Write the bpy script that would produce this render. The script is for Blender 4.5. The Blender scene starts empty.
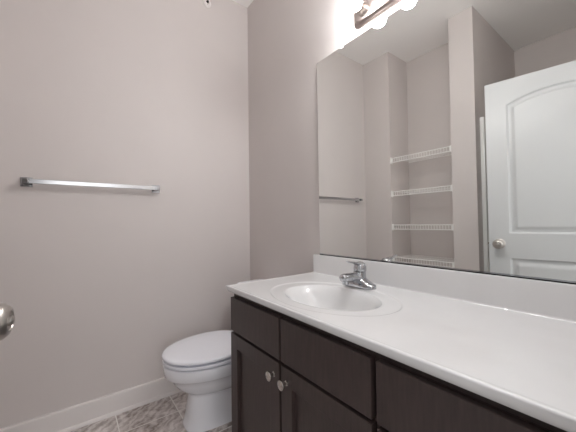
import bpy, bmesh, math, random
from mathutils import Vector, Matrix

scene = bpy.context.scene
COL = scene.collection
random.seed(7)

# ------------------------------------------------------------------ camera
F_PX, YAW, PITCH, ROLL = 288.23, 0.64719, 0.02294, -0.01363
CAM = Vector((1.9326, -1.0933, 1.0682))
fw = Vector((-math.cos(YAW), math.sin(YAW), 0))
rt = Vector((math.sin(YAW), math.cos(YAW), 0))
up = Vector((0, 0, 1))
fw2 = fw * math.cos(PITCH) + up * math.sin(PITCH)
up2 = up * math.cos(PITCH) - fw * math.sin(PITCH)
r3 = rt * math.cos(ROLL) + up2 * math.sin(ROLL)
u3 = up2 * math.cos(ROLL) - rt * math.sin(ROLL)
cam_data = bpy.data.cameras.new('camera')
cam_data.sensor_width = 36.0
cam_data.lens = F_PX / 576 * 36
cam_data.clip_start = 0.02
cam = bpy.data.objects.new('camera', cam_data)
cam.matrix_world = Matrix(((r3.x, u3.x, -fw2.x, CAM.x), (r3.y, u3.y, -fw2.y, CAM.y),
                           (r3.z, u3.z, -fw2.z, CAM.z), (0, 0, 0, 1)))
COL.objects.link(cam)
scene.camera = cam

# ------------------------------------------------------------------ world, lights, exposure
world = bpy.data.worlds.new('world')
scene.world = world
world.use_nodes = True
world.node_tree.nodes['Background'].inputs[0].default_value = (1, 0.98, 0.96, 1)
world.node_tree.nodes['Background'].inputs[1].default_value = 0.3
BULB_STRENGTH = 76.0

def area(name, loc, rot, sx, sy, power, color):
    l = bpy.data.lights.new(name, 'AREA')
    l.shape = 'RECTANGLE'; l.size = sx; l.size_y = sy
    l.energy = power; l.color = color
    o = bpy.data.objects.new(name, l)
    o.location = loc; o.rotation_euler = rot
    COL.objects.link(o)
    return o
# unseen area lights added in the hall to fill the room through the doorway
area('hall_ceiling_fill', (2.62, -1.05, 2.70), (0, 0, 0), 0.9, 1.6, 18, (0.98, 0.98, 1.0))  # added fill under the hall ceiling, no fixture modelled
area('hall_side_fill', (3.15, -1.05, 1.25), (0, math.radians(90), 0), 1.9, 1.6, 11, (0.95, 0.98, 1.0))  # added fill in front of the hall wall, aimed through the doorway

vs = scene.view_settings
vs.view_transform = 'Standard'
vs.look = 'None'
vs.exposure = 0.44
vs.gamma = 1.0
vs.use_curve_mapping = False
cy = scene.cycles
cy.max_bounces = 14
cy.diffuse_bounces = 12
cy.glossy_bounces = 8
cy.sample_clamp_indirect = 6.0
cy.use_denoising = True
cy.blur_glossy = 0.5

# ------------------------------------------------------------------ materials
def new_mat(name):
    m = bpy.data.materials.new(name)
    m.use_nodes = True
    nt = m.node_tree
    return m, nt, nt.nodes['Principled BSDF']

def simple(name, col, rough=0.5, metal=0.0, noise=0.0, nscale=40.0, bump=0.0, bscale=300.0, coat=0.0, spec=0.5):
    m, nt, b = new_mat(name)
    b.inputs['Base Color'].default_value = (*col, 1)
    b.inputs['Roughness'].default_value = rough
    b.inputs['Metallic'].default_value = metal
    b.inputs['Coat Weight'].default_value = coat
    b.inputs['Specular IOR Level'].default_value = spec
    tc = nt.nodes.new('ShaderNodeTexCoord')
    if noise:
        n = nt.nodes.new('ShaderNodeTexNoise'); n.inputs['Scale'].default_value = nscale
        n.inputs['Detail'].default_value = 4
        nt.links.new(tc.outputs['Object'], n.inputs['Vector'])
        r = nt.nodes.new('ShaderNodeValToRGB')
        r.color_ramp.elements[0].position = 0.3; r.color_ramp.elements[1].position = 0.7
        r.color_ramp.elements[0].color = (*[c * (1 - noise) for c in col], 1)
        r.color_ramp.elements[1].color = (*[min(1, c * (1 + noise)) for c in col], 1)
        nt.links.new(n.outputs['Fac'], r.inputs['Fac'])
        nt.links.new(r.outputs['Color'], b.inputs['Base Color'])
    if bump:
        n = nt.nodes.new('ShaderNodeTexNoise'); n.inputs['Scale'].default_value = bscale
        n.inputs['Detail'].default_value = 2
        nt.links.new(tc.outputs['Object'], n.inputs['Vector'])
        bp = nt.nodes.new('ShaderNodeBump'); bp.inputs['Strength'].default_value = bump
        bp.inputs['Distance'].default_value = 0.002
        nt.links.new(n.outputs['Fac'], bp.inputs['Height'])
        nt.links.new(bp.outputs['Normal'], b.inputs['Normal'])
    return m

M_wall = simple('greige_paint', (0.640, 0.600, 0.584), 0.55, noise=0.012, nscale=3, bump=0.10, bscale=240, spec=0.3)
M_ceil = simple('ceiling_paint', (0.88, 0.865, 0.85), 0.8, bump=0.15, bscale=120, spec=0.2)
M_knob = simple('satin_door_knob', (0.52, 0.49, 0.46), 0.36, 1.0)
M_trim = simple('white_trim_paint', (0.76, 0.73, 0.715), 0.35)
M_door = simple('white_door_paint', (0.56, 0.575, 0.58), 0.38)
M_chrome = simple('chrome', (0.50, 0.51, 0.53), 0.04, 1.0)
M_bar = simple('brushed_chrome', (0.62, 0.63, 0.65), 0.24, 1.0)
M_nickel = simple('brushed_nickel', (0.40, 0.345, 0.32), 0.30, 1.0, noise=0.05, nscale=200)
M_satin = simple('satin_nickel', (0.66, 0.63, 0.59), 0.22, 1.0)
M_porcelain = simple('white_porcelain', (0.84, 0.855, 0.90), 0.12, coat=0.4)
M_plastic = simple('white_seat_plastic', (0.86, 0.875, 0.93), 0.22)
M_marble = simple('cultured_marble', (0.70, 0.705, 0.71), 0.16, noise=0.025, nscale=7, coat=0.3)
M_wire = simple('white_coated_wire', (0.88, 0.88, 0.86), 0.35)
M_dark = simple('dark_gap', (0.012, 0.010, 0.010), 0.8)
M_black = simple('dark_hole', (0.02, 0.018, 0.017), 0.6)
M_fiberglass = simple('white_fiberglass', (0.86, 0.86, 0.84), 0.25)
M_glass_edge = simple('mirror_edge_glass', (0.13, 0.17, 0.155), 0.2)
M_clip = simple('clear_plastic_clip', (0.8, 0.8, 0.8), 0.25)

# silvered glass
M_mirror, nt, b = new_mat('silvered_mirror')
b.inputs['Base Color'].default_value = (0.915, 0.93, 0.915, 1)
b.inputs['Metallic'].default_value = 1.0
b.inputs['Roughness'].default_value = 0.0

# lit bulb glass
M_bulb, nt, b = new_mat('lit_bulb_glass')
b.inputs['Base Color'].default_value = (0.9, 0.88, 0.84, 1)
b.inputs['Emission Color'].default_value = (1.0, 0.995, 1.0, 1)
b.inputs['Emission Strength'].default_value = BULB_STRENGTH

# espresso stained wood with fine vertical grain
def wood(name, vertical=True):
    m, nt, b = new_mat(name)
    tc = nt.nodes.new('ShaderNodeTexCoord')
    mp = nt.nodes.new('ShaderNodeMapping')
    mp.inputs['Scale'].default_value = (38, 38, 5) if vertical else (5, 60, 60)
    nt.links.new(tc.outputs['Object'], mp.inputs['Vector'])
    n = nt.nodes.new('ShaderNodeTexNoise'); n.inputs['Scale'].default_value = 3
    n.inputs['Detail'].default_value = 6
    nt.links.new(mp.outputs['Vector'], n.inputs['Vector'])
    r = nt.nodes.new('ShaderNodeValToRGB')
    r.color_ramp.elements[0].position = 0.3; r.color_ramp.elements[1].position = 0.75
    r.color_ramp.elements[0].color = (0.035, 0.0235, 0.0220, 1)
    r.color_ramp.elements[1].color = (0.054, 0.037, 0.0345, 1)
    nt.links.new(n.outputs['Fac'], r.inputs['Fac'])
    nt.links.new(r.outputs['Color'], b.inputs['Base Color'])
    b.inputs['Roughness'].default_value = 0.38
    bp = nt.nodes.new('ShaderNodeBump'); bp.inputs['Strength'].default_value = 0.12
    bp.inputs['Distance'].default_value = 0.001
    nt.links.new(n.outputs['Fac'], bp.inputs['Height'])
    nt.links.new(bp.outputs['Normal'], b.inputs['Normal'])
    return m
M_wood = wood('espresso_wood')
M_wood_flat = wood('espresso_wood_horizontal', False)

# stone-look porcelain floor tile with pale grout
def tile_mat():
    m, nt, b = new_mat('stone_look_tile')
    L = nt.links.new
    tc = nt.nodes.new('ShaderNodeTexCoord')
    sep = nt.nodes.new('ShaderNodeSeparateXYZ'); L(tc.outputs['Object'], sep.inputs[0])
    def mth(op, a, bb=None, clamp=False):
        n = nt.nodes.new('ShaderNodeMath'); n.operation = op; n.use_clamp = clamp
        for i, v in enumerate((a, bb)):
            if v is None: continue
            if isinstance(v, (int, float)): n.inputs[i].default_value = v
            else: L(v, n.inputs[i])
        return n.outputs[0]
    TX, TY, X0, Y0 = 0.300, 0.291, 0.211, -0.596
    gx = mth('DIVIDE', mth('SUBTRACT', sep.outputs['X'], X0), TX)
    gy = mth('DIVIDE', mth('SUBTRACT', sep.outputs['Y'], Y0), TY)
    fx = mth('SUBTRACT', gx, mth('FLOOR', gx)); fy = mth('SUBTRACT', gy, mth('FLOOR', gy))
    dx = mth('MINIMUM', fx, mth('SUBTRACT', 1.0, fx)); dy = mth('MINIMUM', fy, mth('SUBTRACT', 1.0, fy))
    d = mth('MULTIPLY', mth('MINIMUM', dx, dy), TX)
    grout = mth('LESS_THAN', d, 0.0030)
    cmb = nt.nodes.new('ShaderNodeCombineXYZ')
    L(mth('FLOOR', gx), cmb.inputs[0]); L(mth('FLOOR', gy), cmb.inputs[1])
    wn = nt.nodes.new('ShaderNodeTexWhiteNoise'); wn.noise_dimensions = '3D'; L(cmb.outputs[0], wn.inputs['Vector'])
    sc = nt.nodes.new('ShaderNodeVectorMath'); sc.operation = 'SCALE'; sc.inputs['Scale'].default_value = 9.0
    L(wn.outputs['Color'], sc.inputs[0])
    ad = nt.nodes.new('ShaderNodeVectorMath'); ad.operation = 'ADD'
    L(tc.outputs['Object'], ad.inputs[0]); L(sc.outputs[0], ad.inputs[1])
    wv = nt.nodes.new('ShaderNodeTexWave'); wv.wave_type = 'BANDS'; wv.bands_direction = 'DIAGONAL'
    wv.inputs['Scale'].default_value = 12.0; wv.inputs['Distortion'].default_value = 9.0
    wv.inputs['Detail'].default_value = 4.0; wv.inputs['Detail Scale'].default_value = 1.6
    L(ad.outputs[0], wv.inputs['Vector'])
    ns = nt.nodes.new('ShaderNodeTexNoise'); ns.inputs['Scale'].default_value = 6; ns.inputs['Detail'].default_value = 9; ns.inputs['Roughness'].default_value = 0.68; ns.inputs['Distortion'].default_value = 1.6
    L(ad.outputs[0], ns.inputs['Vector'])
    mix = mth('ADD', mth('MULTIPLY', wv.outputs['Fac'], 0.12), mth('MULTIPLY', ns.outputs['Fac'], 0.88))
    r = nt.nodes.new('ShaderNodeValToRGB')
    e = r.color_ramp.elements
    e[0].position = 0.35; e[0].color = (0.25, 0.205, 0.185, 1)
    e[1].position = 0.68; e[1].color = (0.80, 0.76, 0.74, 1)
    k = e.new(0.50); k.color = (0.54, 0.495, 0.475, 1)
    L(mix, r.inputs['Fac'])
    mx = nt.nodes.new('ShaderNodeMix'); mx.data_type = 'RGBA'
    L(grout, mx.inputs['Factor']); L(r.outputs['Color'], mx.inputs[6]); mx.inputs[7].default_value = (0.80, 0.78, 0.75, 1)
    L(mx.outputs[2], b.inputs['Base Color'])
    b.inputs['Roughness'].default_value = 0.42
    bp = nt.nodes.new('ShaderNodeBump'); bp.inputs['Strength'].default_value = 0.4; bp.inputs['Distance'].default_value = 0.002
    L(mth('SUBTRACT', 1.0, grout), bp.inputs['Height']); L(bp.outputs['Normal'], b.inputs['Normal'])
    return m
M_tile = tile_mat()

# ------------------------------------------------------------------ mesh helpers
def obj(name, bm, mats, parent=None, smooth=False, loc=None, rotz=None, angle=40):
    me = bpy.data.meshes.new(name)
    bm.normal_update()
    bm.to_mesh(me); bm.free()
    if not isinstance(mats, (list, tuple)): mats = [mats]
    for m in mats: me.materials.append(m)
    if smooth:
        for p in me.polygons: p.use_smooth = True
        me.set_sharp_from_angle(angle=math.radians(angle))
    o = bpy.data.objects.new(name, me)
    COL.objects.link(o)
    if loc: o.location = loc
    if rotz is not None: o.rotation_euler = (0, 0, rotz)
    if parent: o.parent = parent
    return o

def thing(name, label, cat, loc=(0, 0, 0), rotz=0, group=None):
    o = bpy.data.objects.new(name, None)
    o.empty_display_size = 0.1
    COL.objects.link(o)
    o.location = loc; o.rotation_euler = (0, 0, rotz)
    o['label'] = label; o['category'] = cat
    if group: o['group'] = group
    return o

def struct(name, bm, m, smooth=False, label=None):
    o = obj(name, bm, m, smooth=smooth)
    o['kind'] = 'structure'
    if label: o['label'] = label
    return o

def box(bm, x0, x1, y0, y1, z0, z1, bev=0.0, seg=2, mat=0):
    t = bmesh.new()
    bmesh.ops.create_cube(t, size=1.0)
    for v in t.verts:
        v.co = Vector((x0 + (v.co.x + .5) * (x1 - x0), y0 + (v.co.y + .5) * (y1 - y0), z0 + (v.co.z + .5) * (z1 - z0)))
    if bev:
        bmesh.ops.bevel(t, geom=t.edges[:], offset=bev, segments=seg, profile=0.6, affect='EDGES')
    for f in t.faces: f.material_index = mat
    join(bm, t)

def join(bm, t):
    me = bpy.data.meshes.new('scratch'); t.to_mesh(me); t.free()
    bm.from_mesh(me); bpy.data.meshes.remove(me)

def B(*a, **k):
    bm = bmesh.new(); box(bm, *a, **k); return bm

def loft(bm, rings, cap0=True, cap1=True, closed=True):
    vs_ = [[bm.verts.new(p) for p in r] for r in rings]
    n = len(vs_[0])
    for i in range(len(vs_) - 1):
        for j in range(n if closed else n - 1):
            k = (j + 1) % n
            bm.faces.new((vs_[i][j], vs_[i][k], vs_[i + 1][k], vs_[i + 1][j]))
    if cap0: bm.faces.new(vs_[0][::-1])
    if cap1: bm.faces.new(vs_[-1])
    return vs_

def lathe(bm, prof, origin, axis=(0, 0, 1), n=32):
    """prof: (radius, distance along axis)"""
    ax = Vector(axis).normalized()
    t = Vector((1, 0, 0)) if abs(ax.x) < .9 else Vector((0, 1, 0))
    e1 = ax.cross(t).normalized(); e2 = ax.cross(e1)
    o = Vector(origin)
    t2 = bmesh.new()
    rings = []
    for r, h in prof:
        r = max(r, 1e-5)
        rings.append([o + ax * h + e1 * (r * math.cos(2 * math.pi * i / n)) + e2 * (r * math.sin(2 * math.pi * i / n)) for i in range(n)])
    loft(t2, rings)
    bmesh.ops.recalc_face_normals(t2, faces=t2.faces[:])
    join(bm, t2)

def tube(bm, pts, r, n=8):
    pts = [Vector(p) for p in pts]
    rad = r if isinstance(r, (list, tuple)) else [r] * len(pts)
    rings = []; prev = None
    for i, p in enumerate(pts):
        d = (pts[min(i + 1, len(pts) - 1)] - pts[max(i - 1, 0)]).normalized()
        if prev is None:
            a = d.orthogonal().normalized()
        else:
            a = (prev - d * prev.dot(d)).normalized()
        prev = a; b2 = d.cross(a)
        rings.append([p + (a * math.cos(2 * math.pi * k / n) + b2 * math.sin(2 * math.pi * k / n)) * rad[i] for k in range(n)])
    t = bmesh.new(); loft(t, rings)
    bmesh.ops.recalc_face_normals(t, faces=t.faces[:])
    join(bm, t)

def prism(bm, poly, fn, h0, h1, bev=0.0, seg=2):
    """poly 2D points extruded from h0 to h1; fn(a, b, h) -> xyz"""
    t = bmesh.new()
    lo = [t.verts.new(fn(a, b2, h0)) for a, b2 in poly]
    hi = [t.verts.new(fn(a, b2, h1)) for a, b2 in poly]
    n = len(poly)
    t.faces.new(lo[::-1]); t.faces.new(hi)
    for i in range(n):
        t.faces.new((lo[i], lo[(i + 1) % n], hi[(i + 1) % n], hi[i]))
    bmesh.ops.recalc_face_normals(t, faces=t.faces[:])
    if bev:
        bmesh.ops.bevel(t, geom=t.edges[:], offset=bev, segments=seg, profile=.6, affect='EDGES')
    join(bm, t)

def smoothstep(a, b2, x):
    t = min(1, max(0, (x - a) / (b2 - a)))
    return t * t * (3 - 2 * t)

# ------------------------------------------------------------------ room shell
H = 2.74
XR = 1.945                      # door wall
W1 = -1.413                     # wall facing the mirror
NB = -1.747                     # back of the linen niche
X1, X2, X3 = 0.302, 0.869, 1.048
W2 = -2.429                     # far wall behind the shower
T = 0.11
DY0, DY1 = -1.425, -0.640       # doorway in the door wall
DH = 2.03

bm = bmesh.new(); box(bm, -T, XR + T, W2 - T, T, -0.06, 0.0); struct('floor', bm, M_tile)
bm = bmesh.new(); box(bm, -T, XR + T, W2 - T, T, H, H + 0.06); struct('ceiling', bm, M_ceil)
bm = bmesh.new(); box(bm, -T, 0, W1 - T, T, 0, H); struct('wall_left', bm, M_wall)
bm = bmesh.new(); box(bm, 0, XR, 0, T, 0, H); struct('wall_back', bm, M_wall)
# wall opposite the mirror: jamb, niche and wing wall in one painted surface (a plan outline raised to the ceiling)
plan = [(0, W1), (X1, W1), (X1, NB), (X2, NB), (X2, W1), (X3, W1), (X3, W2), (X3 - 0.05, W2), (X3 - 0.05, NB - T), (0, NB - T)]
bm = bmesh.new(); prism(bm, plan, lambda a, b2, h: (a, b2, h), 0, H); struct('wall_front', bm, M_wall)
bm = bmesh.new(); box(bm, X3 - 0.05, XR + T, W2 - T, W2, 0, H); struct('wall_far', bm, M_wall)
bm = bmesh.new()
box(bm, XR, XR + T, DY1, T, 0, H); box(bm, XR, XR + T, W2, DY0, 0, H); box(bm, XR, XR + T, DY0, DY1, DH, H)
struct('wall_right', bm, M_wall)
# hall outside the doorway
bm = bmesh.new(); box(bm, XR + T, 3.4, -2.3, 0.2, -0.06, -0.0); struct('floor_hall', bm, M_tile)
bm = bmesh.new(); box(bm, XR + T, 3.4, -2.3, 0.2, H, H + 0.06); struct('ceiling_hall', bm, M_ceil)
bm = bmesh.new(); box(bm, 3.3, 3.4, -2.3, 0.2, 0, H); struct('wall_hall', bm, M_wall)

# baseboards: tall flat board with an eased top and a shoe moulding at its foot
BH = 0.113
prof_base = [(0, 0), (0.028, 0), (0.028, 0.007), (0.025, 0.015), (0.018, 0.018), (0.018, BH - 0.003), (0.0165, BH - 0.0005), (0.0155, BH), (0, BH)]
def baseboard(name, p0, p1, normal):
    p0, p1, nn = Vector((*p0, 0)), Vector((*p1, 0)), Vector((*normal, 0))
    bm = bmesh.new()
    rings = [[p + nn * a + Vector((0, 0, z)) for a, z in prof_base] for p in (p0, p1)]
    loft(bm, rings); bmesh.ops.recalc_face_normals(bm, faces=bm.faces[:])
    return struct(name, bm, M_trim)
baseboard('baseboard_left', (0, W1), (0, 0), (1, 0))
baseboard('baseboard_back', (0.028, 0), (0.758, 0), (0, -1))
baseboard('baseboard_front', (0.028, W1), (X1, W1), (0, 1))
baseboard('baseboard_niche_side', (X1, W1), (X1, NB), (1, 0))
baseboard('baseboard_niche_back', (X1 + 0.028, NB), (X2 - 0.028, NB), (0, 1))
baseboard('baseboard_niche_end', (X2, W1), (X2, NB), (-1, 0))
baseboard('baseboard_wing', (X2, W1), (X3, W1), (0, 1))
# caulk bead where tile meets the shoe moulding is part of the moulding profile

# door casing and jamb
bm = bmesh.new()
CW = 0.058
box(bm, XR - 0.016, XR, DY0 - CW, DY0 + 0.004, 0, DH + CW, 0.003)
box(bm, XR - 0.016, XR, DY1 - 0.004, DY1 + CW, 0, DH + CW, 0.003)
box(bm, XR - 0.016, XR, DY0, DY1, DH - 0.004, DH + CW, 0.003)
struct('trim_1', bm, M_trim)
bm = bmesh.new()
box(bm, XR, XR + T, DY0, DY0 + 0.012, 0, DH); box(bm, XR, XR + T, DY1 - 0.012, DY1, 0, DH); box(bm, XR, XR + T, DY0, DY1, DH - 0.012, DH)
struct('trim_2', bm, M_trim)

# ------------------------------------------------------------------ door (open into the room)
A = math.radians(9.5)
DW, DT, DTOP, DBOT = 0.757, 0.035, 2.011, 0.012
FX, FY = 1.172, -1.243           # free corner of the face towards the mirror
tdir = Vector((math.cos(A), -math.sin(A), 0)); ndir = Vector((math.sin(A), math.cos(A), 0))
def D3(s, z, n):                 # s along door from free edge, n out of the face
    return Vector((FX, FY, 0)) + tdir * s + ndir * n + Vector((0, 0, z))

SL, SR = 0.115, DW - 0.115
def sd_round(px, pz, x0, x1, z0, ztop):
    # signed distance (positive inside) to a panel with given top curve
    return min(px - x0, x1 - px, pz - z0, ztop - pz)
def arch_top(px):
    c = (SL + SR) / 2; hw = (SR - SL) / 2
    rise = 0.060; R = (hw * hw + rise * rise) / (2 * rise)
    dxx = min(abs(px - c), hw)
    return 1.843 - (R - rise) + math.sqrt(R * R - dxx * dxx)
def panel_depth(px, pz):
    d = max(sd_round(px, pz, SL, SR, 0.975, arch_top(px)), sd_round(px, pz, SL, SR, 0.205, 0.812))
    if d <= 0: return 0.0
    dip = -0.012
    if d < 0.012: return dip * smoothstep(0, 0.012, d)
    if d < 0.026: return dip
    if d < 0.046: return dip + 0.0095 * smoothstep(0.026, 0.046, d)
    return dip + 0.0095
def axis_steps(lo, hi, step, extra):
    n = round((hi - lo) / step)
    s = {round(lo + (hi - lo) * i / n, 5) for i in range(n + 1)}
    for e in extra:
        for off in (0, 0.012, 0.026, 0.046):
            for sg in (1, -1): 
                if lo < e + sg * off < hi: s.add(round(e + sg * off, 5))
    out = []
    for v in sorted(s):
        if not out or v - out[-1] > 0.0012: out.append(v)
    return out
S_ = axis_steps(0, DW, 0.012, (SL, SR)); Z_ = axis_steps(DBOT, DTOP, 0.012, (0.975, 0.812, 0.205))
S_[-1] = DW; Z_[-1] = DTOP
# finer rows through the arch
Z_ = sorted(set(Z_ + [round(1.83 + i * 0.004, 5) for i in range(24)]))
Z_ = [z for i, z in enumerate(Z_) if i == 0 or z - Z_[i - 1] > 0.0008]
bm = bmesh.new()
front = [[bm.verts.new(D3(s, z, panel_depth(s, z))) for s in S_] for z in Z_]
back = [[bm.verts.new(D3(s, z, -DT - panel_depth(s, z))) for s in S_] for z in Z_]
for i in range(len(Z_) - 1):
    for j in range(len(S_) - 1):
        bm.faces.new((front[i][j], front[i][j + 1], front[i + 1][j + 1], front[i + 1][j]))
        bm.faces.new((back[i][j + 1], back[i][j], back[i + 1][j], back[i + 1][j + 1]))
for i in range(len(Z_) - 1):
    bm.faces.new((front[i][0], front[i + 1][0], back[i + 1][0], back[i][0]))
    bm.faces.new((front[i + 1][-1], front[i][-1], back[i][-1], back[i + 1][-1]))
for j in range(len(S_) - 1):
    bm.faces.new((front[0][j + 1], front[0][j], back[0][j], back[0][j + 1]))
    bm.faces.new((front[-1][j], front[-1][j + 1], back[-1][j + 1], back[-1][j]))
bmesh.ops.recalc_face_normals(bm, faces=bm.faces[:])
door = obj('door_1', bm, M_door, smooth=True, angle=30)
door['kind'] = 'structure'
door['label'] = 'white two-panel arch-top door standing open in the doorway'
KZ = 0.906
knob_prof = [(0.033, 0.0), (0.033, 0.004), (0.029, 0.008), (0.013, 0.011), (0.0115, 0.036), (0.014, 0.042), (0.024, 0.048),
             (0.0295, 0.055), (0.0315, 0.063), (0.0300, 0.070), (0.0240, 0.077), (0.0170, 0.0795), (0.0155, 0.0775), (0.0085, 0.0775), (0.0085, 0.0815), (0.006, 0.0835), (0, 0.084)]
for sgn, base in ((1, 0.0), (-1, -DT)):
    bm = bmesh.new(); lathe(bm, knob_prof, D3(0.060, KZ, base), ndir * sgn, 40)
    k = obj('door_knob', bm, M_knob, door, smooth=True, angle=35)
    k['label'] = 'satin nickel round door knob'
bm = bmesh.new()
prism(bm, [(-0.0085, KZ - 0.008), (0.002, KZ - 0.008), (0.002, KZ + 0.008), (-0.0085, KZ + 0.008)], lambda a, z, h: D3(a, z, h), -0.024, -0.011, 0.001)
obj('latch_bolt', bm, M_satin, door)
for hz in (0.22, 1.02, 1.82):
    bm = bmesh.new()
    lathe(bm, [(0.006, 0), (0.006, 0.09)], D3(DW + 0.006, hz - 0.045, 0.004), (0, 0, 1), 14)
    prism(bm, [(DW - 0.001, hz - 0.045), (DW + 0.006, hz - 0.045), (DW + 0.006, hz + 0.045), (DW - 0.001, hz + 0.045)], lambda a, z, h: D3(a, z, h), -0.03, 0.003)
    obj('hinge', bm, M_satin, door, smooth=True)

# ------------------------------------------------------------------ vanity cabinet
CX0, CX1 = 0.758, XR - 0.003
FRONT = -0.533
FR = FRONT + 0.021               # face-frame front plane
ZTOP = 0.7674
vanity = thing('vanity_cabinet', 'dark espresso wood vanity cabinet below the long white countertop', 'cabinet', (1.35, FR, 0))
def V(o): return Vector(o) - Vector((1.35, FR, 0))
def vobj(name, bm, m, parent=None, smooth=False, **k):
    bmesh.ops.translate(bm, verts=bm.verts[:], vec=-Vector((1.35, FR, 0)))
    return obj(name, bm, m, parent or vanity, smooth, **k)
bm = bmesh.new()
box(bm, CX0, CX0 + 0.016, FR + 0.019, -0.014, 0.0, ZTOP)             # end panel
box(bm, CX1 - 0.016, CX1, FR + 0.019, -0.014, 0.0, ZTOP)
box(bm, CX0 + 0.016, CX1 - 0.016, FR + 0.03, -0.014, 0.09, 0.106)   # bottom
box(bm, CX0 + 0.016, CX1 - 0.016, -0.022, -0.014, 0.106, ZTOP)      # back
vobj('carcass', bm, M_wood)
bm = bmesh.new(); box(bm, CX0 + 0.016, CX1 - 0.016, FR + 0.075, FR + 0.087, 0, 0.092); vobj('toe_kick', bm, M_wood_flat)
cols = [(0.767, 1.130), (1.141, 1.502), (1.517, 1.900)]
bm = bmesh.new()
for a, b2 in ((CX0, 0.80), (1.10, 1.17), (1.47, 1.55), (1.87, CX1)):
    box(bm, a, b2, FR, FR + 0.019, 0.09, ZTOP, 0.0008)
for z0, z1 in ((0.72, ZTOP), (0.575, 0.64), (0.09, 0.125)):
    for a, b2 in ((0.80, 1.10), (1.17, 1.47), (1.55, 1.87)):
        box(bm, a, b2, FR + 0.0003, FR + 0.019, z0, z1)
vobj('face_frame', bm, M_wood)
FZ0, FZ1 = 0.606, 0.7475
def slab(name, a, b2, z0, z1):
    return vobj(name, B(a, b2, FRONT, FR, z0, z1, bev=0.0022), M_wood)
slab('false_front', *cols[0], FZ0, FZ1)
slab('false_front', *cols[1], FZ0, FZ1)
slab('drawer_front', *cols[2], FZ0, FZ1)
slab('drawer_front', *cols[2], 0.358, 0.596)
slab('drawer_front', *cols[2], 0.110, 0.348)
ST = 0.057
kp = [(0.0085, 0), (0.0085, 0.002), (0.005, 0.004), (0.0045, 0.013), (0.0065, 0.016), (0.0155, 0.019), (0.0165, 0.022), (0.0155, 0.0255), (0.011, 0.0275), (0, 0.0285)]
for i, (a, b2) in enumerate(cols[:2]):
    z0, z1 = 0.110, 0.5955
    bm = bmesh.new()
    box(bm, a, a + ST, FRONT, FR, z0, z1, 0.0012); box(bm, b2 - ST, b2, FRONT, FR, z0, z1, 0.0012)
    box(bm, a + ST - 0.001, b2 - ST + 0.001, FRONT + 0.0003, FR, z1 - ST, z1 - 0.0004, 0.0012)
    box(bm, a + ST - 0.001, b2 - ST + 0.001, FRONT + 0.0003, FR, z0 + 0.0004, z0 + ST, 0.0012)
    d = vobj('cabinet_door', bm, M_wood)
    vobj('door_panel', B(a + ST - 0.006, b2 - ST + 0.006, FRONT + 0.0135, FRONT + 0.018, z0 + ST - 0.006, z1 - ST + 0.006), M_wood, d)
    kx = b2 - 0.030 if i == 0 else a + 0.030
    bm = bmesh.new(); lathe(bm, kp, (kx, FRONT, 0.549), (0, -1, 0), 28)
    kn = vobj('cabinet_knob', bm, M_satin, d, True, angle=50)
    kn['label'] = 'polished nickel mushroom knob'

# ------------------------------------------------------------------ countertop with integral oval bowl
ZC = 0.7925
TX0, TX1, TY0 = 0.7395, XR - 0.001, -0.542
SX, SY, SA, SB = 1.150, -0.310, 0.203, 0.143
RA, RB = 0.277, 0.197
top = thing('countertop', 'long white cultured marble vanity countertop with integral oval sink bowl', 'countertop', (SX, SY, ZC))
def tobj(name, bm, m, parent=None, smooth=True, **k):
    bmesh.ops.translate(bm, verts=bm.verts[:], vec=-Vector((SX, SY, ZC)))
    return obj(name, bm, m, parent or top, smooth, **k)
Yb = -0.002
INS = 0.018
ix0, ix1, iy0, iy1 = TX0 + INS, TX1 - 0.001, TY0 + INS, Yb - 0.0005
angs = sorted(set([2 * math.pi * i / 144 for i in range(144)] +
              [math.atan2(y - SY, x - SX) % (2 * math.pi) for x in (ix0, ix1) for y in (iy0, iy1)]))
def rect_hit(a):
    cx_, sy_ = math.cos(a), math.sin(a); ts = []
    if cx_ > 1e-9: ts.append((ix1 - SX) / cx_)
    if cx_ < -1e-9: ts.append((ix0 - SX) / cx_)
    if sy_ > 1e-9: ts.append((iy1 - SY) / sy_)
    if sy_ < -1e-9: ts.append((iy0 - SY) / sy_)
    t = min(ts); return SX + cx_ * t, SY + sy_ * t
def ell_pt(a, aa, bb):
    r = 1 / math.sqrt((math.cos(a) / aa) ** 2 + (math.sin(a) / bb) ** 2)
    return SX + r * math.cos(a), SY + r * math.sin(a), r
STEP = 0.0028
rings = []
# from bowl lip out to the shell ring, over its soft shoulder, then flat to the inset rectangle
for k, (fr, dz) in enumerate([(0, -STEP - 0.004), (0.03, -STEP - 0.0016), (0.08, -STEP - 0.0003), (0.2, -STEP), (0.45, -STEP), (0.7, -STEP), (0.86, -STEP), (0.91, -STEP * 0.85), (0.95, -STEP * 0.5), (0.98, -STEP * 0.15), (1.03, 0.0), (1.08, 0.0)]):
    ring = []
    for a in angs:
        x, y, r0 = ell_pt(a, SA, SB); _, _, r1 = ell_pt(a, RA, RB)
        hx, hy = rect_hit(a); rh = math.hypot(hx - SX, hy - SY)
        r = min(r0 + (r1 - r0) * fr, rh - 0.004 + 0.0002 * k)
        ring.append(Vector((SX + r * math.cos(a), SY + r * math.sin(a), ZC + dz)))
    rings.append(ring)
base = rings[-1]
for fr in (0.35, 0.7, 1.0):
    ring = []
    for a, p in zip(angs, base):
        hx, hy = rect_hit(a)
        ring.append(Vector((p.x + (hx - p.x) * fr, p.y + (hy - p.y) * fr, ZC)))
    rings.append(ring)
edge = rings[-1]
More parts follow.
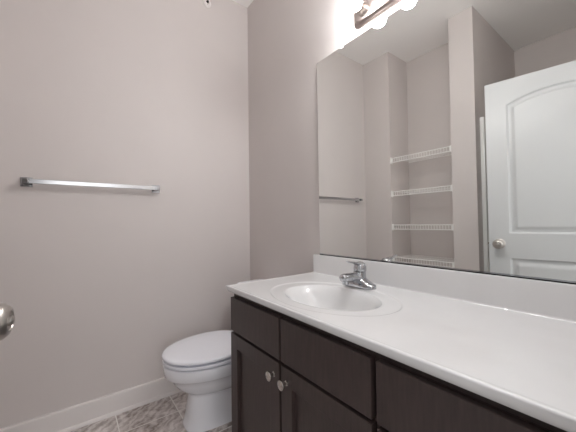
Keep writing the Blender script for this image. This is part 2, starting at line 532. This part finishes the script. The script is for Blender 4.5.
for ins, dz in [(0.015, 0.0002), (0.011, 0.0012), (0.007, 0.0018), (0.0045, 0.0018), (0.0022, 0.0012), (0.0006, -0.0004), (0, -0.0025), (0.0035, -0.0150), (0.0075, -0.0228), (0.0095, -0.0245), (0.02, -0.0245)]:
    ring = []
    for p in edge:
        u = (p.x - ix0) / (ix1 - ix0); v = (p.y - iy0) / (iy1 - iy0)
        x0e, y0e = TX0 + ins, TY0 + ins
        x1e = TX1 - (0.001 if dz > -0.001 else 0.0); y1e = Yb - (0.0005 if dz > -0.001 else 0)
        ring.append(Vector((x0e + u * (x1e - x0e), y0e + v * (y1e - y0e), ZC + (dz if (dz < 0 or (u < .999 and v < .999)) else 0.0))))
    rings.append(ring)
bm = bmesh.new(); loft(bm, rings, False, False)
bmesh.ops.recalc_face_normals(bm, faces=bm.faces[:])
ct = tobj('counter_slab', bm, M_marble, angle=32)
# bowl
bm = bmesh.new(); rings = []
NB_ = 22
for i in range(NB_ + 1):
    t = i / NB_                                     # 0 lip .. 1 drain
    rr = 1 - t
    depth = 0.124 * (1 - rr ** 2.4) * (0.35 + 0.65 * smoothstep(0.0, 0.30, t))
    rr = max(rr, 0.001)
    ring = []
    for a in angs:
        x, y, r = ell_pt(a, SA, SB)
        r = r * rr
        if rr < 0.25:                               # round off to the drain
            rc = 0.165 * rr; r = r + (rc - r) * (1 - rr / 0.25)
        ring.append(Vector((SX + r * math.cos(a), SY + r * math.sin(a), ZC - STEP - 0.004 - depth)))
    rings.append(ring)
rings = rings[:-1]
loft(bm, rings, False, True)
for f in bm.faces: f.normal_update()
bmesh.ops.recalc_face_normals(bm, faces=bm.faces[:])
if sum(f.normal.z for f in bm.faces) < 0: bmesh.ops.reverse_faces(bm, faces=bm.faces[:])
tobj('sink_bowl', bm, M_marble, angle=80)
bm = bmesh.new()
lathe(bm, [(0.022, 0), (0.022, 0.003), (0.018, 0.005), (0.015, 0.003), (0.014, 0.006), (0.009, 0.009), (0, 0.010)], (SX, SY, ZC - STEP - 0.004 - 0.124 + 0.001), (0, 0, 1), 24)
tobj('drain', bm, M_chrome)
# backsplash: rounded top, small cove at its foot
BS = 0.0985
bm = bmesh.new()
pr = [(Yb, 0.0), (-0.026, 0.0), (-0.0225, 0.0025), (-0.0205, 0.007), (-0.020, BS - 0.005), (-0.0185, BS - 0.0015), (-0.015, BS), (Yb, BS)]
loft(bm, [[Vector((x, y, ZC + z)) for y, z in pr] for x in (TX0, TX1)])
bmesh.ops.recalc_face_normals(bm, faces=bm.faces[:])
tobj('backsplash', bm, M_marble, angle=40)

# ------------------------------------------------------------------ faucet
FXc, FYc, FZc = 1.127, -0.108, ZC + 0.0003
faucet = thing('faucet', 'chrome single-lever faucet behind the oval sink', 'faucet', (FXc, FYc, FZc))
def fobj(name, bm, m=M_chrome, parent=None, **k):
    return obj(name, bm, m, parent or faucet, True, **k)
# base plate: oblong, rising towards the middle
bm = bmesh.new(); rings = []
N = 48
def oblong(hl, hw, z, rise):
    out = []
    for i in range(N):
        a = 2 * math.pi * i / N
        c_, s_ = math.cos(a), math.sin(a)
        x = hl * math.copysign(abs(c_) ** 0.75, c_); y = hw * math.copysign(abs(s_) ** 0.75, s_)
        out.append(Vector((x, y, z + rise * (1 - min(1, abs(x) / 0.06)) ** 1.0)))
    return out
rings = [oblong(0.080, 0.031, 0, 0), oblong(0.080, 0.031, 0.011, 0), oblong(0.078, 0.029, 0.015, 0.006), oblong(0.070, 0.026, 0.018, 0.014), oblong(0.045, 0.024, 0.021, 0.020), oblong(0.025, 0.020, 0.026, 0.022)]
loft(bm, rings); bmesh.ops.recalc_face_normals(bm, faces=bm.faces[:])
fobj('base_plate', bm, angle=50)
# body column
bm = bmesh.new()
lathe(bm, [(0.031, 0.012), (0.029, 0.03), (0.027, 0.05), (0.0265, 0.062)], (0, 0, 0), (0, 0.05, 1), 32)
fobj('body', bm)
# spout: tapered oval section reaching over the bowl
bm = bmesh.new(); rings = []
path = [(0.0, 0.036, 0.026, 0.022), (-0.025, 0.040, 0.0245, 0.0205), (-0.05, 0.0445, 0.022, 0.0185), (-0.075, 0.047, 0.0195, 0.017), (-0.095, 0.047, 0.0185, 0.0165), (-0.103, 0.0465, 0.0175, 0.0155), (-0.108, 0.046, 0.0140, 0.0125), (-0.1105, 0.0455, 0.007, 0.006)]
for y, z, hw, hh in path:
    rings.append([Vector((hw * math.cos(2 * math.pi * i / 28), y, z + hh * math.sin(2 * math.pi * i / 28))) for i in range(28)])
loft(bm, rings); bmesh.ops.recalc_face_normals(bm, faces=bm.faces[:])
sp = fobj('spout', bm, angle=60)
bm = bmesh.new(); lathe(bm, [(0.0120, 0.044), (0.0125, 0.030), (0.0120, 0.024), (0.009, 0.024), (0.009, 0.027), (0, 0.027)], (0, -0.088, -0.004), (0, 0, 1), 24)
fobj('aerator', bm, parent=sp)
# lever: dome cap and a flat arm sweeping forward
bm = bmesh.new()
lathe(bm, [(0.025, 0.063), (0.0268, 0.066), (0.0268, 0.080), (0.0245, 0.091), (0.019, 0.099), (0.010, 0.1035), (0, 0.105)], (0, 0.003, 0), (0, 0.05, 1), 32)
rings = []
for y, z, hw, hh in [(0.012, 0.088, 0.020, 0.010), (-0.010, 0.096, 0.019, 0.008), (-0.028, 0.1015, 0.015, 0.0055), (-0.045, 0.1050, 0.0115, 0.0045), (-0.060, 0.1080, 0.0105, 0.004), (-0.073, 0.1105, 0.0100, 0.0035), (-0.077, 0.1112, 0.007, 0.002)]:
    rings.append([Vector((hw * math.cos(2 * math.pi * i / 20), y, z + hh * math.sin(2 * math.pi * i / 20))) for i in range(20)])
t = bmesh.new(); loft(t, rings); bmesh.ops.recalc_face_normals(t, faces=t.faces[:]); join(bm, t)
fobj('lever_handle', bm, angle=60)

# ------------------------------------------------------------------ mirror
MX0, MX1, MZ0, MZ1 = 0.779, XR - 0.02, ZC + BS + 0.004, 1.948
mirror = thing('wall_mirror', 'large frameless rectangular wall mirror above the white backsplash', 'mirror', (1.35, -0.001, MZ0))
def mo(name, bm, m, **k):
    bmesh.ops.translate(bm, verts=bm.verts[:], vec=-Vector((1.35, -0.001, MZ0)))
    return obj(name, bm, m, mirror, **k)
bm = bmesh.new()
box(bm, MX0, MX1, -0.0066, -0.001, MZ0, MZ1)
bm.normal_update()
for f in bm.faces:
    f.material_index = 0 if f.normal.y < -0.9 else 1
mo('mirror_glass', bm, [M_mirror, M_glass_edge])
for cxx in (0.962, 1.72):
    bm = bmesh.new()
    box(bm, cxx - 0.009, cxx + 0.009, -0.0085, -0.001, MZ1 + 0.0002, MZ1 + 0.016, 0.001)
    box(bm, cxx - 0.009, cxx + 0.009, -0.0090, -0.0068, MZ1 - 0.009, MZ1 + 0.014, 0.0008)
    lathe(bm, [(0.0035, 0), (0.003, 0.0015), (0, 0.002)], (cxx, -0.0088, MZ1 + 0.009), (0, -1, 0), 12)
    mo('mirror_clip', bm, M_clip)
bm = bmesh.new()
box(bm, MX0, MX1, -0.0085, -0.001, MZ0 - 0.004, MZ0 - 0.0002)
box(bm, MX0, MX1, -0.0085, -0.0070, MZ0 - 0.004, MZ0 + 0.004)
mo('bottom_channel', bm, M_chrome)

# ------------------------------------------------------------------ vanity light bar
LX0, LX1, LZ0, LZ1 = 1.042, 1.645, 1.983, 2.102
LZ = 2.042
light = thing('vanity_light', 'brushed nickel vanity light bar with round globe bulbs above the mirror', 'light fixture', (1.36, 0, LZ))
def lo(name, bm, m, parent=None, **k):
    bmesh.ops.translate(bm, verts=bm.verts[:], vec=-Vector((1.36, 0, LZ)))
    return obj(name, bm, m, parent or light, True, **k)
def plate_outline(ins):
    x0, x1, z0, z1 = LX0 + ins, LX1 - ins, LZ0 + ins, LZ1 - ins
    c = 0.034; pts = []
    for cxp, czp, a0 in ((x1 - c, z1 - c, 0), (x0 + c, z1 - c, 90), (x0 + c, z0 + c, 180), (x1 - c, z0 + c, 270)):
        for k in range(7):
            a = math.radians(a0 + 15 * k)
            pts.append((cxp + c * math.cos(a), czp + c * math.sin(a)))
    return pts
bm = bmesh.new(); rings = []
for ins, y in ((0, 0), (0, -0.006), (0.002, -0.0085), (0.008, -0.010), (0.012, -0.013), (0.014, -0.0185), (0.0165, -0.0215), (0.022, -0.0225)):
    rings.append([Vector((x, y, z)) for x, z in plate_outline(ins)])
loft(bm, rings); bmesh.ops.recalc_face_normals(bm, faces=bm.faces[:])
lo('backplate', bm, M_nickel, angle=50)
for i in range(4):
    bx = 1.112 + i * 0.1535
    bm = bmesh.new()
    lathe(bm, [(0.030, 0.022), (0.030, 0.026), (0.0265, 0.030), (0.0245, 0.040), (0.0245, 0.056), (0.0265, 0.059), (0.0265, 0.063), (0.0235, 0.063), (0.0235, 0.05), (0, 0.05)], (bx, 0, LZ), (0, -1, 0), 32)
    s = lo('lamp_socket', bm, M_nickel, angle=45)
    R = 0.037; cyb = 0.102
    prof = [(0.013, 0.052), (0.0145, 0.068)] + [(R * math.sin(math.radians(a)), cyb - R * math.cos(math.radians(a))) for a in range(24, 181, 6)]
    bm = bmesh.new(); lathe(bm, prof, (bx, 0, LZ), (0, -1, 0), 32)
    lo('globe_bulb', bm, M_bulb, s, angle=80)['label'] = 'lit round globe bulb'

# ------------------------------------------------------------------ towel bar
TZ = 1.2885
tb = thing('towel_bar', 'chrome towel bar with square end posts on the greige wall', 'towel bar', (0, -0.967, TZ))
for y in (-1.268, -0.668):
    bm = bmesh.new()
    dy = y + 0.967
    box(bm, 0, 0.009, dy - 0.0235, dy + 0.0235, -0.0235, 0.0235, 0.002)
    box(bm, 0.009, 0.014, dy - 0.019, dy + 0.019, -0.019, 0.019, 0.0015)
    box(bm, 0.014, 0.068, dy - 0.0115, dy + 0.0115, -0.0115, 0.0115, 0.002)
    obj('end_post', bm, M_chrome, tb)
bm = bmesh.new()
box(bm, 0.047, 0.057, -0.301 + 0.0105, 0.301 - 0.0105, -0.0115, 0.0115, 0.0025)
obj('bar', bm, M_bar, tb)

# ------------------------------------------------------------------ wall fitting high on the left wall
sf = thing('wall_sprinkler', 'small round white sprinkler plate with dark center high on the greige wall', 'sprinkler', (0, -0.325, 2.628))
bm = bmesh.new(); lathe(bm, [(0.030, 0), (0.030, 0.003), (0.026, 0.007), (0.014, 0.009), (0.012, 0.007), (0.0, 0.007)], (0, 0, 0), (1, 0, 0), 32)
obj('escutcheon', bm, M_trim, sf, True)
bm = bmesh.new(); lathe(bm, [(0.009, 0.0068), (0.009, 0.012), (0.006, 0.018), (0.0, 0.019)], (0, 0.001, 0.006), (1, 0, 0), 20)
obj('sprinkler_head', bm, M_black, sf, True)['label'] = 'dark sprinkler center'
bm = bmesh.new(); box(bm, 0.0065, 0.022, -0.002, 0.002, -0.016, -0.009, 0.0008)
obj('deflector', bm, M_satin, sf)

# ------------------------------------------------------------------ toilet
TXc = 0.368
toilet = thing('toilet', 'white porcelain toilet with closed lid between the wall and the vanity', 'toilet', (TXc, -0.45, 0))
def super_ring(hw, yf, yb, z, n=56, e=0.9, ymid=None):
    """egg outline: yf front (most negative), yb back"""
    ym = ymid if ymid is not None else yb + (yf - yb) * 0.42
    out = []
    for i in range(n):
        a = 2 * math.pi * i / n
        c_, s_ = math.cos(a), math.sin(a)
        x = hw * math.copysign(abs(c_) ** e, c_)
        L_ = (ym - yf) if s_ < 0 else (yb - ym)
        y = ym + L_ * math.copysign(abs(s_) ** e, s_)
        out.append(Vector((x, y + 0.45, z)))
    return out
bm = bmesh.new()
rings = [super_ring(0.110, -0.612, -0.115, 0.0, e=.62), super_ring(0.110, -0.612, -0.115, 0.010, e=.62), super_ring(0.107, -0.606, -0.12, 0.016, e=.62),
         super_ring(0.103, -0.598, -0.12, 0.06, e=.64), super_ring(0.0985, -0.590, -0.12, 0.12, e=.66), super_ring(0.096, -0.584, -0.13, 0.160, e=.70),
         super_ring(0.098, -0.584, -0.13, 0.172, e=.76), super_ring(0.111, -0.597, -0.14, 0.180, e=.84), super_ring(0.131, -0.622, -0.16, 0.196, e=.9),
         super_ring(0.149, -0.648, -0.17, 0.220, e=.93), super_ring(0.162, -0.668, -0.18, 0.248, e=.95), super_ring(0.1685, -0.679, -0.19, 0.276, e=.95),
         super_ring(0.1790, -0.698, -0.20, 0.283, e=.95), super_ring(0.1850, -0.708, -0.20, 0.290, e=.95), super_ring(0.1885, -0.713, -0.20, 0.340, e=.95),
         super_ring(0.1865, -0.711, -0.20, 0.3445, e=.95), super_ring(0.1800, -0.702, -0.20, 0.346, e=.95), super_ring(0.12, -0.63, -0.26, 0.346, e=.95)]
loft(bm, rings); bmesh.ops.recalc_face_normals(bm, faces=bm.faces[:])
obj('bowl', bm, M_porcelain, toilet, True, angle=70)
# deck that carries the tank
bm = bmesh.new(); box(bm, -0.115, 0.115, 0.45 - 0.29, 0.45 - 0.05, 0.20, 0.351, 0.02, 4); obj('tank_deck', bm, M_porcelain, toilet, True)
# seat (annular) and lid
bm = bmesh.new(); rings = []
for hw, yf, yb, z in [(0.125, -0.645, -0.325, 0.3550), (0.180, -0.704, -0.250, 0.3550), (0.1890, -0.715, -0.243, 0.3570), (0.191, -0.7170, -0.243, 0.365), (0.189, -0.715, -0.245, 0.3705), (0.122, -0.640, -0.33, 0.3705)]:
    rings.append(super_ring(hw, yf, yb, z, e=.96, ymid=-0.455))
loft(bm, rings + [rings[0]], False, False); bmesh.ops.recalc_face_normals(bm, faces=bm.faces[:])
seat = obj('seat', bm, M_plastic, toilet, True, angle=60)
for bx, byy in ((-0.105, -0.625), (0.105, -0.625), (-0.14, -0.36), (0.14, -0.36)):
    obj('seat_bumper', B(bx - 0.012, bx + 0.012, byy + 0.45 - 0.01, byy + 0.45 + 0.01, 0.3455, 0.3555), M_plastic, seat)
bm = bmesh.new(); rings = []
for hw, yf, yb, z in [(0.14, -0.66, -0.28, 0.3800), (0.183, -0.709, -0.246, 0.3800), (0.1905, -0.7175, -0.240, 0.382), (0.192, -0.719, -0.239, 0.387), (0.190, -0.7165, -0.241, 0.3935), (0.183, -0.708, -0.247, 0.3975), (0.165, -0.688, -0.262, 0.4000), (0.11, -0.62, -0.32, 0.4035), (0.04, -0.53, -0.40, 0.4050)]:
    rings.append(super_ring(hw, yf, yb, z, e=.96, ymid=-0.455))
loft(bm, rings); bmesh.ops.recalc_face_normals(bm, faces=bm.faces[:])
lid = obj('lid', bm, M_plastic, toilet, True, angle=50)
for bx, byy in ((-0.112, -0.625), (0.112, -0.625)):
    obj('lid_bumper', B(bx - 0.012, bx + 0.012, byy + 0.45 - 0.008, byy + 0.45 + 0.008, 0.370, 0.3805), M_plastic, lid)
for s in (-1, 1):
    bm = bmesh.new(); box(bm, s * 0.075 - 0.022, s * 0.075 + 0.022, 0.45 - 0.262, 0.45 - 0.222, 0.3495, 0.386, 0.006, 3)
    obj('seat_hinge', bm, M_plastic, toilet, True)
# tank
bm = bmesh.new(); rings = []
def rrect(hw, y0, y1, z, r=0.03, n=6):
    out = []
    for cx_, cy_, a0 in ((hw - r, y1 - r, 0), (-hw + r, y1 - r, 90), (-hw + r, y0 + r, 180), (hw - r, y0 + r, 270)):
        for k in range(n + 1):
            a = math.radians(a0 + 90 * k / n); out.append(Vector((cx_ + r * math.cos(a), cy_ + r * math.sin(a) + 0.45, z)))
    return out
for hw, y0, z in [(0.145, -0.185, 0.351), (0.160, -0.192, 0.37), (0.170, -0.196, 0.45), (0.180, -0.202, 0.645)]:
    rings.append(rrect(hw, y0, -0.022, z))
loft(bm, rings); bmesh.ops.recalc_face_normals(bm, faces=bm.faces[:])
obj('tank', bm, M_porcelain, toilet, True)
bm = bmesh.new(); rings = []
for ins, z in [(0.006, 0.6455), (0, 0.650), (0, 0.668), (0.004, 0.674), (0.012, 0.6765), (0.03, 0.6775)]:
    rings.append(rrect(0.193 - ins, -0.215 + ins, -0.008 - ins, z))
loft(bm, rings); bmesh.ops.recalc_face_normals(bm, faces=bm.faces[:])
obj('tank_lid', bm, M_porcelain, toilet, True)
bm = bmesh.new()
lathe(bm, [(0.012, 0), (0.012, 0.006), (0.006, 0.008), (0.006, 0.014)], (-0.125, 0.45 - 0.1995, 0.60), (0, -1, 0), 18)
tube(bm, [(-0.125, 0.45 - 0.2145, 0.60), (-0.09, 0.45 - 0.2155, 0.598), (-0.06, 0.45 - 0.2155, 0.594)], [0.006, 0.005, 0.006], 10)
obj('flush_lever', bm, M_chrome, toilet, True)
for s in (-1, 1):
    bm = bmesh.new(); lathe(bm, [(0.013, 0), (0.0125, 0.008), (0.008, 0.015), (0, 0.017)], (s * 0.105, 0.45 - 0.33, 0.0115), (0, 0, 1), 18)
    obj('bolt_cap', bm, M_plastic, toilet, True)

# ------------------------------------------------------------------ wire shelves in the linen niche
SHF = W1 - 0.012                 # front of the shelves
SHB = NB + 0.003
def wire_shelf(z, label):
    cxm = (X1 + X2) / 2
    s = thing('wire_shelf', label, 'shelf', (cxm, SHB, z), 0, None)
    hw = (X2 - X1) / 2 - 0.003
    dep = SHF - SHB
    bm = bmesh.new()
    n = 23
    for i in range(n):
        x = -hw + 0.014 + (2 * hw - 0.028) * i / (n - 1)
        tube(bm, [(x, 0.004, 0.0), (x, dep - 0.004, 0.0)], 0.0016, 6)
    for y in (0.006, dep * 0.5):
        tube(bm, [(-hw + 0.002, y, -0.0035), (hw - 0.002, y, -0.0035)], 0.0026, 6)
    obj('wire_deck', bm, M_wire, s, True)
    bm = bmesh.new()
    LIP = 0.040
    for zz in (0.0, -LIP):
        tube(bm, [(-hw + 0.002, dep, zz), (hw - 0.002, dep, zz)], 0.0042, 8)
    for i in range(n):
        x = -hw + 0.014 + (2 * hw - 0.028) * i / (n - 1)
        tube(bm, [(x, dep, 0.0), (x, dep, -LIP)], 0.0025, 6)
    obj('front_lip', bm, M_wire, s, True)
    for sx in (-1, 1):
        bm = bmesh.new()
        xa, xb = (sx * (hw + 0.003), sx * (hw - 0.017))
        box(bm, min(xa, xb), max(xa, xb), dep - 0.010, dep + 0.007, -LIP - 0.006, 0.006, 0.002)
        box(bm, sx * (hw + 0.0015) - 0.0015, sx * (hw + 0.0015) + 0.0015, dep - 0.022, dep + 0.011, -LIP - 0.013, 0.012, 0.001)
        obj('end_bracket', bm, M_wire, s)
    return s
for z, lab in ((1.680, 'topmost white wire shelf in the linen niche'),
               (1.354, 'white wire shelf in the linen niche, second from the top'),
               (1.031, 'white wire shelf in the linen niche, third from the top'),
               (0.720, 'lowest white wire shelf in the linen niche, just above the mirror bottom')):
    o = wire_shelf(z, lab); o['group'] = 'wire shelves in the linen niche'

# ------------------------------------------------------------------ shower stall behind the open door
SX0, SX1s, SYF, SZT = X3 + 0.001, XR - 0.002, -1.495, 1.878
stall = thing('shower_stall', 'white shower stall whose flange shows beside the open door', 'shower', ((SX0 + SX1s) / 2, SYF, 0))
so = Vector(((SX0 + SX1s) / 2, SYF, 0))
def sobj(name, bm, smooth=True):
    bmesh.ops.translate(bm, verts=bm.verts[:], vec=-so); return obj(name, bm, M_fiberglass, stall, smooth)
bm = bmesh.new()
w = 0.03
box(bm, SX0, SX0 + w, W2 + 0.001, SYF, 0.14, SZT, 0.006); box(bm, SX1s - w, SX1s, W2 + 0.001, SYF, 0.14, SZT, 0.006)
box(bm, SX0 + w - 0.004, SX1s - w + 0.004, W2 + 0.001, W2 + w, 0.14, SZT, 0.006)
sobj('surround', bm)
bm = bmesh.new()
box(bm, SX0, SX1s, SYF - 0.09, SYF, 0, 0.145, 0.012, 3); box(bm, SX0, SX1s, W2 + 0.001, SYF - 0.085, 0, 0.06, 0.004)
sobj('shower_pan', bm)
bm = bmesh.new(); lathe(bm, [(0.04, 0), (0.04, 0.003), (0.03, 0.004), (0, 0.003)], ((SX0 + SX1s) / 2, -1.98, 0.06), (0, 0, 1), 24)
bmesh.ops.translate(bm, verts=bm.verts[:], vec=-so); obj('drain', bm, M_chrome, stall, True)
